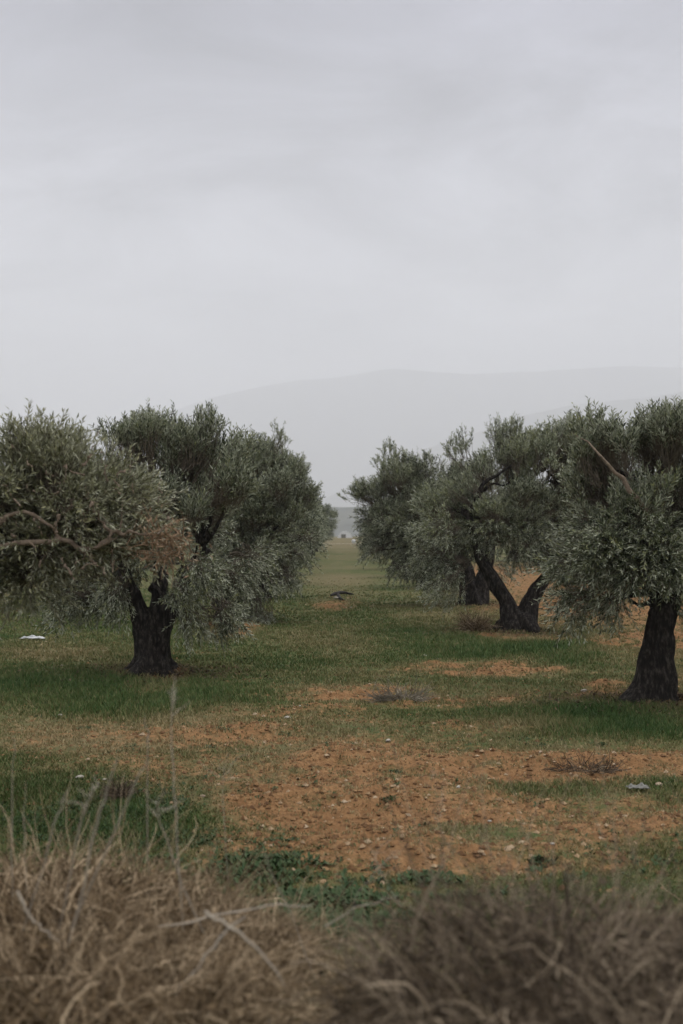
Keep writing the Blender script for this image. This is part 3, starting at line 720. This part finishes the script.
thing('seed_head_shrub', 'small dark red-brown tuft among the green weeds at lower left', 'dry weed', (x, y, gz(x, y)), 0, None, mesh('seed_head_shrub', v, f, M_DARKDRY, False, {'tint': ('FACE', tt*.7)}))

def stick(name, label, cat, pts, rad, m, n=14, sides=7, subs=(), wob=.006, group=None):
    pts = np.asarray(pts, float); org = pts[0].copy(); parts = []
    for P_, r_ in [(pts, rad)]+list(subs):
        P, r = resample(np.asarray(P_, float)-org, r_, n, wob); r[-1] *= .6
        parts.append(tubes(P[None], r[None], sides))
    v, f = merge(parts)
    return thing(name, label, cat, org, 0, group, mesh(name, v, f, m, True))
def gpt(px, py, dz=0.0):
    x, y = gp(px, py); return np.array([x, y, gz(x, y)+dz])
stick('fallen_branch', 'black piece of branch lying across the middle of the alley', 'branch', [gpt(331, 597, .06), gpt(336, 596.5, .1), gpt(343, 596, .12), gpt(354, 596, .05)], [.035, .06, .05, .02], M_BLACK,
      subs=[([gpt(338, 597, .08), gpt(341, 599, .05), gpt(345, 599, .02)], [.05, .04, .02])])
x, y = gp(336, 598.5)
o = thing('stone', 'grey stone against the near side of the black fallen branch', 'stone', (x, y, gz(x, y)+.05), .4, 'loose stones on the orchard floor', SM[0]); o.scale = (.09, .07, .05)

def crumple(name, label, cat, x, y, L, W, H, m, seed):
    u, v = np.meshgrid(np.linspace(-1, 1, 26), np.linspace(-1, 1, 16)); 
    edge = (1-np.abs(u)**3)*(1-np.abs(v)**3)
    X = u*L*(1+.2*fbm(u*2, v*2, seed=seed)); Y = v*W*(.6+.4*fbm(u*1.5, v*.7, seed=seed+1))
    Z = .012+H*np.abs(fbm(u*1.6, v*1.6, seed=seed+2))*edge*1.8+H*.5*edge*np.exp(-((u-.45)/.3)**2)
    i = np.arange(u.size).reshape(u.shape); F = np.stack([i[:-1, :-1], i[:-1, 1:], i[1:, 1:], i[1:, :-1]], -1).reshape(-1, 4)
    me = mesh(name, np.stack([X.ravel(), Y.ravel(), Z.ravel()], 1), F, m, True)
    o = thing(name, label, cat, (x, y, gz(x, y)+.03), 0, None, me)
    md = o.modifiers.new('thick', 'SOLIDIFY'); md.thickness = .004
x, y = gp(33, 641.5); crumple('plastic_scrap', 'long white scrap of plastic lying on the grass at the far left', 'litter', x, y, .22, .08, .06, M_WHITE, 5)
x, y = gp(637, 793); crumple('plastic_scrap', 'greyish scrap of plastic in the weeds left of the rounded tan stone', 'litter', x, y, .085, .07, .04, M_GREYRAG, 15)

# the far end of the alley
M_SHEET = plain('white_sheet', [(.7, .7, .69), (.82, .82, .81)], 4, .5)
def shelter():
    d = 225.; x = (345-VX)*d/FPX; z = gz(x, d)
    t = thing('shelter', 'small white dome-roofed shelter at the far end of the alley', 'shelter', (x, d, z))
    a = np.linspace(0, np.pi, 19); r = 1.45; ys = np.array([0, 1.2, 2.4, 3.6])
    V = np.array([[r*np.cos(q), yy, 1.55*np.sin(q)**.8+.3] for yy in ys for q in a]); i = np.arange(len(V)).reshape(4, 19)
    o = obj('cover', mesh('cover', V, np.stack([i[:-1, :-1], i[:-1, 1:], i[1:, 1:], i[1:, :-1]], -1).reshape(-1, 4), M_SHEET, True), t)
    md = o.modifiers.new('thick', 'SOLIDIFY'); md.thickness = .06
    P = np.array([[.97*r*np.cos(q), .08, 1.5*np.sin(q)**.8+.3] for q in a]+[[0, .08, .3]])
    k = np.arange(18); o = obj('end_panel', mesh('end_panel', P, np.stack([k, k+1, np.full(18, 19)], 1), M_SHEET), t)
    md = o.modifiers.new('thick', 'SOLIDIFY'); md.thickness = .05
    dv = np.array([[sx, yy, zz] for sx in (-.75, .15) for yy in (-.03, .06) for zz in (.3, 1.35)])
    obj('interior_panel', mesh('interior_panel', dv, [[0, 1, 3, 2], [4, 6, 7, 5], [0, 4, 5, 1], [2, 3, 7, 6], [1, 5, 7, 3], [0, 2, 6, 4]], M_GREYRAG), t)  # flat grey panel added in place of the shaded interior
    B = np.array([[sx*r*1.03, yy, zz] for sx in (-1, 1) for yy in (-.03, 3.63) for zz in (-.2, .34)])
    o = obj('base_wall', mesh('base_wall', B, [[0, 1, 3, 2], [4, 6, 7, 5], [0, 4, 5, 1], [2, 3, 7, 6], [1, 5, 7, 3], [0, 2, 6, 4]], M_STONE), t)
shelter()
d = 140.; x = (353.5-VX)*d/FPX
me = stone_mesh(8, M_WHITE)
o = thing('boulder', 'small whitewashed boulder beside the pale track at the far end of the alley', 'boulder', (x, d, gz(x, d)+.15), 0, None, me); o.scale = (.28, .28, .5)

# ------------------------------------------------------------------ dry weeds in the foreground
def bush(seed, n, radius, hgt, r, m, fine, curl=.5, flakes=900, rf=.003):
    rng = np.random.default_rng(seed+7)
    v1, f1, t1 = tangle(n, radius, hgt*.5, radius*1.5, r, seed, K=9, curl=curl, base=.7, up=.4)
    v2, f2, t2 = tangle(fine, radius*1.1, hgt*1.3, radius*.65, rf, seed+50, K=6, curl=curl*1.3, base=.95, up=.5)
    # withered leaves and husks caught on the stems
    c = v2[rng.integers(0, len(v2), flakes)]; d = nrm(rng.normal(size=(flakes, 3))); q = nrm(np.cross(d, rng.normal(size=(flakes, 3)))); l = rng.uniform(.01, .035, (flakes, 1))
    v3 = np.stack([c, c+d*l*.5+q*l*.3, c+d*l+np.cross(d, q)*l*.3, c+d*l*.5-q*l*.3], 1).reshape(-1, 3); f3 = np.arange(len(v3)).reshape(-1, 4)
    V = np.concatenate([v1, v2, v3]); F = np.concatenate([f1, f2+len(v1), f3+len(v1)+len(v2)])
    z = V[:, 2]*hgt/np.percentile(V[:, 2], 90); V[:, 2] = hgt*1.25*np.tanh(z/(hgt*1.25))
    rr = np.linalg.norm(V[:, :2], axis=1); V[:, 2] *= np.clip(1.12-.5*(rr/(radius*1.5))**2, .25, 1.2)
    # loose wisps above the mass
    nw = 170; a = rng.uniform(0, 6.28, nw); q = rng.random(nw)**.5*radius; p = np.stack([np.cos(a)*q, np.sin(a)*q, np.full(nw, hgt*.7)], 1); d = nrm(np.stack([np.cos(a)*.6, np.sin(a)*.6, rng.uniform(.6, 1.8, nw)], 1)+rng.normal(0, .35, (nw, 3))); P = [p]
    L = rng.uniform(.25, 1.0, (nw, 1))**1.5*hgt*1.25/6
    for k in range(6): d = nrm(d+rng.normal(0, .13, (nw, 3))); p = p+d*L; P.append(p)
    v4, f4 = tubes(np.stack(P, 1), np.linspace(1, .4, 7)[None]*r*.36*rng.uniform(.6, 1.4, (nw, 1)), 3)
    F = np.concatenate([F, f4+len(V)]); V = np.concatenate([V, v4]); t4 = np.repeat(rng.uniform(.3, 1, nw), 18)
    return mesh('dry_bush', V, F, m, False, {'tint': ('FACE', np.concatenate([t1, t2, rng.uniform(.1, .8, flakes), t4]))})
BM = [bush(71, 90, .45, .29, .004, M_DRY, 1300, .6, rf=.0024), bush(72, 80, .42, .27, .0042, M_DRY, 1300, .7, rf=.0024), bush(73, 60, .5, .44, .005, M_DARKDRY, 3000, .8, rf=.002), bush(74, 36, .4, .26, .0032, M_DRY, 130, .6, flakes=160, rf=.0022)]
BUSH = [(565, 3.0, 2, 1.1, 'big dark dead bush, blurred, filling the lower right corner'), (670, 2.95, 2, .9, 'dark dead bush at the right edge, behind the big blurred one'),
        (40, 4.5, 0, 1.32, 'tawny dry bush in the lower left corner'), (125, 4.4, 1, 1.15, 'tawny dry bush right of the one in the lower left corner'), (200, 4.2, 0, .85, 'tawny dry bush under the tall pale stalks'),
        (60, 3.5, 1, .95, 'matted dry bush along the bottom edge at left'), (180, 3.4, 0, .8, 'matted dry bush on the bottom edge below the slanting pale stick'), (385, 3.9, 0, .5, 'thin dry bush left of the big dark one'),
        (265, 4.7, 1, .5, 'thin dry bush where the soil begins, centre left'), (5, 5.2, 1, 1.2, 'brown dry bush touching the left edge of the photo'),
        (240, 4.3, 3, .9, 'sparse wispy weed with green showing through, right of the tawny bushes'), (310, 4.0, 3, .9, 'sparse wispy weed standing at bottom centre over the green weeds'), (375, 4.2, 3, .8, 'sparse wispy weed between the thin bush and the soil'),
        (425, 3.7, 3, .85, 'sparse wispy weed touching the left side of the big dark bush'), (290, 3.3, 3, .75, 'sparse wispy weed on the bottom edge right of the matted bush'), (360, 3.1, 3, .9, 'sparse wispy weed on the bottom edge, left of the dark bush')]
for px, d, k, s, lab in BUSH:
    x = (px-VX)*d/FPX
    o = thing('dry_bush', lab, 'dry bush', (x, d, gz(x, d)-.03), R.uniform(0, 6.28), 'dry bushes on the bank', BM[k]); o.scale = (s, s, s)

def build_litter():
    rng = np.random.default_rng(77); n = 6500
    y = rng.uniform(2.2, 6.6, n); x = rng.uniform(-1, 1, n)*(y*.36+.3)
    pxx = VX+x*FPX/y; k = rng.random(n) < np.where((pxx > 235) & (pxx < 430), .3, np.where(pxx > 430, .5, 1))*(1-smooth(4.8, 6.6, y+.5*fbm(x*2, y*2, seed=4))); x, y = x[k], y[k]; n = len(x); z = height(x, y)
    p = np.stack([x, y, z+rng.uniform(0, .08, n)], 1); d = nrm(np.stack([rng.normal(size=n), rng.normal(size=n), rng.uniform(0, .9, n)], 1)); P = [p]; L = rng.uniform(.02, .06, n)
    for q in range(5): d = nrm(d+rng.normal(0, .35, (n, 3))); p = p+d*L[:, None]; p[:, 2] = np.maximum(p[:, 2], z); P.append(p)
    v, f = tubes(np.stack(P, 1), np.linspace(1, .4, 6)[None]*rng.uniform(.0018, .0042, (n, 1)), 3)
    o = obj('dry_grass', mesh('dry_grass', v, f, M_DRY, False, {'tint': ('FACE', np.repeat(rng.random(n)**1.6, 15))})); o['kind'] = 'stuff'; o['label'] = 'matted dry grass covering the bank'
build_litter()

STALKS = [([(178, 850), (174, 780), (172, 720), (173, 695)], 4.2, .0042, 'tallest pale dry stalk, standing in front of the stout tree', True),
          ([(92, 850), (102, 805), (112, 775), (119, 757)], 3.6, .006, 'thick pale stalk leaning right at lower left', False),
          ([(122, 815), (135, 785), (148, 760)], 3.7, .0045, 'pale stalk leaning right, just right of the thick one', False),
          ([(50, 845), (60, 812), (70, 786)], 3.8, .0045, 'short pale stalk leaning right near the left edge', False),
          ([(76, 850), (82, 820), (94, 790)], 3.8, .0045, 'pale forked stalk between the short one and the thick one', True),
          ([(13, 860), (13, 790), (14, 735)], 4.4, .003, 'thin upright stalk close to the left edge', False),
          ([(27, 860), (25, 820), (26, 780)], 4.4, .0025, 'thinnest stalk beside the upright one near the left edge', False),
          ([(186, 890), (170, 850), (160, 820), (157, 800)], 4.0, .0038, 'pale stalk leaning left above the tawny bushes', True),
          ([(310, 960), (292, 915), (270, 868), (262, 850)], 4.0, .003, 'long thin stalk slanting left at bottom centre', False),
          ([(225, 820), (223, 785), (226, 765)], 4.6, .0025, 'faint thin stalk right of the tallest one', True),
          ([(400, 905), (385, 880), (372, 850)], 4.3, .0025, 'branched pale weed at the edge of the soil, bottom centre', True),
          ([(345, 930), (360, 890), (392, 852)], 4.3, .0025, 'thin weed stalk slanting right at bottom centre', True),
          ([(447, 890), (440, 830), (432, 770)], 3.2, .0014, 'hair-thin blurred stalk rising over the bare soil', True),
          ([(148, 755), (148, 735), (145, 715)], 4.6, .004, 'short pale stalk tip below the stout trunk', False)]
def stalks():
    rng = np.random.default_rng(91)
    for pts, d, r, lab, br in STALKS:
        r = r*.62
        P = [at(px, py, d-.04*i) for i, (px, py) in enumerate(pts)]
        x0, y0 = P[0][0], P[0][1]; g = gz(x0, y0)
        if P[0][2] > g-.02:
            dn = nrm(P[0]-P[1]); dn[2] = min(dn[2], -.5); P = [P[0]+dn*(P[0][2]-g+.02)/-dn[2]]+P
        subs = []
        if br:
            for k in range(6):
                b = np.array(P[-1])*(1-.16*k)+np.array(P[-2])*.16*k; e = b+np.array([rng.normal(0, .05), rng.normal(0, .04), rng.uniform(.0, .09)]); subs.append(([b, (b+e)/2+rng.normal(0, .008, 3), e], [r*.6, r*.5, r*.3]))
        stick('dry_stalk', lab, 'dry stalk', P, np.linspace(r*1.1, r*.7, len(P)), M_PALE, subs=subs, group='dry stalks on the bank', n=12, sides=6, wob=.003)
stalks()
STICKS = [([(165, 1010), (195, 968), (222, 935), (246, 915)], 3.5, .006, 'pale slanting stick lying over the tawny bushes at bottom left'),
          ([(18, 890), (30, 912), (45, 930), (60, 940)], 3.7, .005, 'short curved pale twig in the tawny bush at lower left'),
          ([(160, 925), (220, 912), (270, 905), (312, 904)], 3.9, .004, 'long thin twig lying almost level at bottom centre'),
          ([(325, 925), (345, 912), (370, 903), (398, 894)], 4.0, .003, 'thin twig rising to the right beside the dark bush'),
          ([(205, 910), (235, 930), (265, 955), (285, 985)], 3.3, .005, 'pale curved twig drooping at bottom centre left'),
          ([(415, 965), (450, 990), (480, 1005), (500, 1020)], 2.6, .004, 'pale blurred twig low at the left of the dark bush'),
          ([(470, 985), (515, 968), (545, 975), (555, 1015)], 2.5, .0035, 'arched blurred twig in front of the dark bush'),
          ([(590, 1024), (585, 985), (590, 940)], 2.6, .003, 'upright blurred twig in the middle of the dark bush')]
for pts, d, r, lab in STICKS:
    stick('dry_twig', lab, 'twig', [at(px, py, d) for px, py in pts], np.linspace(r, r*.5, len(pts)), M_PALE if d > 3 else M_DRY, n=12, sides=6, wob=.004, group='loose twigs on the bank')

# ------------------------------------------------------------------ haze
def haze():
    m = bpy.data.materials.new('haze'); m.use_nodes = True; nt = m.node_tree; nt.nodes.remove(nt.nodes['Principled BSDF'])
    p = nt.nodes.new('ShaderNodeVolumePrincipled'); p.inputs['Color'].default_value = (.955, .97, 1.0, 1); p.inputs['Density'].default_value = .00031; p.inputs['Anisotropy'].default_value = 0.0
    nt.links.new(p.outputs[0], nt.nodes['Material Output'].inputs['Volume'])
    X, Y0, Y1, Z0, Z1 = 14000, -400, 14000, -205, 1300
    V = [(x, y, z) for x in (-X, X) for y in (Y0, Y1) for z in (Z0, Z1)]
    o = obj('haze', mesh('haze', V, [[0, 1, 3, 2], [4, 6, 7, 5], [0, 4, 5, 1], [2, 3, 7, 6], [1, 5, 7, 3], [0, 2, 6, 4]], m)); o['kind'] = 'stuff'; o['label'] = 'pale winter haze over the valley'
haze()

# ------------------------------------------------------------------ sky, sun, camera
SUN_EL, SUN_AZ = 58., 60.        # azimuth clockwise from +y
def world():
    w = bpy.data.worlds.new('World'); scene.world = w; w.use_nodes = True; nt = w.node_tree; L = nt.links.new
    def N(t, **kw):
        n = nt.nodes.new(t)
        for k, v in kw.items(): setattr(n, k, v)
        return n
    bg = nt.nodes['Background']; bg.inputs['Strength'].default_value = .1
    sky = N('ShaderNodeTexSky', sky_type='NISHITA', sun_disc=False, sun_elevation=math.radians(SUN_EL), sun_rotation=math.radians(SUN_AZ), air_density=1, dust_density=3)
    tc = N('ShaderNodeTexCoord'); sp = N('ShaderNodeSeparateXYZ'); L(tc.outputs['Generated'], sp.inputs[0])
    z = math_node(N, L, 'MAXIMUM', sp.outputs['Z'], 0.0)
    zz = math_node(N, L, 'ADD', z, .16)
    cx = math_node(N, L, 'DIVIDE', sp.outputs['X'], zz); cy = math_node(N, L, 'DIVIDE', sp.outputs['Y'], zz)
    cb = N('ShaderNodeCombineXYZ'); L(cx, cb.inputs[0]); L(cy, cb.inputs[1])
    mp = N('ShaderNodeMapping'); mp.inputs['Scale'].default_value = (.95, 1.2, 1); mp.inputs['Rotation'].default_value = (0, 0, .35); mp.inputs['Location'].default_value = (1.3, .4, 0); L(cb.outputs[0], mp.inputs[0])
    n = noise_node(N, L, 1.5, 7, .6, mp.outputs[0], .6)
    fade = N('ShaderNodeMapRange'); L(z, fade.inputs[0]); fade.inputs[1].default_value = .06; fade.inputs[2].default_value = .3
    amp = math_node(N, L, 'MULTIPLY', fade.outputs[0], 2.3)
    cl = math_node(N, L, 'ADD', 1.0, math_node(N, L, 'MULTIPLY', math_node(N, L, 'SUBTRACT', n.outputs['Fac'], .55), amp))
    r = ramp(N, [(6.5, 6.6, 7.0), (6.9, 6.95, 7.45), (2.9, 2.9, 3.5), (6.2, 6.25, 6.8), (22., 22., 22.9)], [0, .19, .42, .55, 1]); L(z, r.inputs[0])
    sc = N('ShaderNodeVectorMath', operation='SCALE'); L(r.outputs[0], sc.inputs[0]); L(cl, sc.inputs['Scale'])
    c = mix_col(N, L, .92, sky.outputs[0], sc.outputs[0])
    L(c, bg.inputs[0])
world()
sl = bpy.data.lights.new('sun', 'SUN'); sl.energy = 1.5; sl.angle = math.radians(35); sl.color = (1, .97, .93)
so = bpy.data.objects.new('sun', sl); COL.objects.link(so)
az, el = math.radians(SUN_AZ), math.radians(SUN_EL)
dv = Vector((math.sin(az)*math.cos(el), math.cos(az)*math.cos(el), math.sin(el)))
so.rotation_euler = (-dv).to_track_quat('-Z', 'Y').to_euler(); so.location = dv*50

cam = bpy.data.cameras.new('camera'); co = bpy.data.objects.new('camera', cam); COL.objects.link(co)
cam.sensor_fit = 'VERTICAL'; cam.sensor_height = 36; cam.lens = FPX*36/1024; cam.clip_end = 40000; cam.clip_start = .05
co.location = (0, 0, EYE); co.rotation_euler = (math.radians(90)+math.atan((HY-512)/FPX), 0, math.atan((VX-341.5)/FPX))
cam.dof.use_dof = True; cam.dof.focus_distance = 15.; cam.dof.aperture_fstop = 2.0
scene.camera = co
scene.view_settings.view_transform = 'Standard'; scene.view_settings.look = 'None'; scene.view_settings.exposure = .25; scene.view_settings.gamma = 1
cy = scene.cycles; cy.use_denoising = True; cy.max_bounces = 7; cy.diffuse_bounces = 3; cy.glossy_bounces = 2; cy.transmission_bounces = 3; cy.volume_bounces = 2; cy.transparent_max_bounces = 6
cy.sample_clamp_indirect = 4
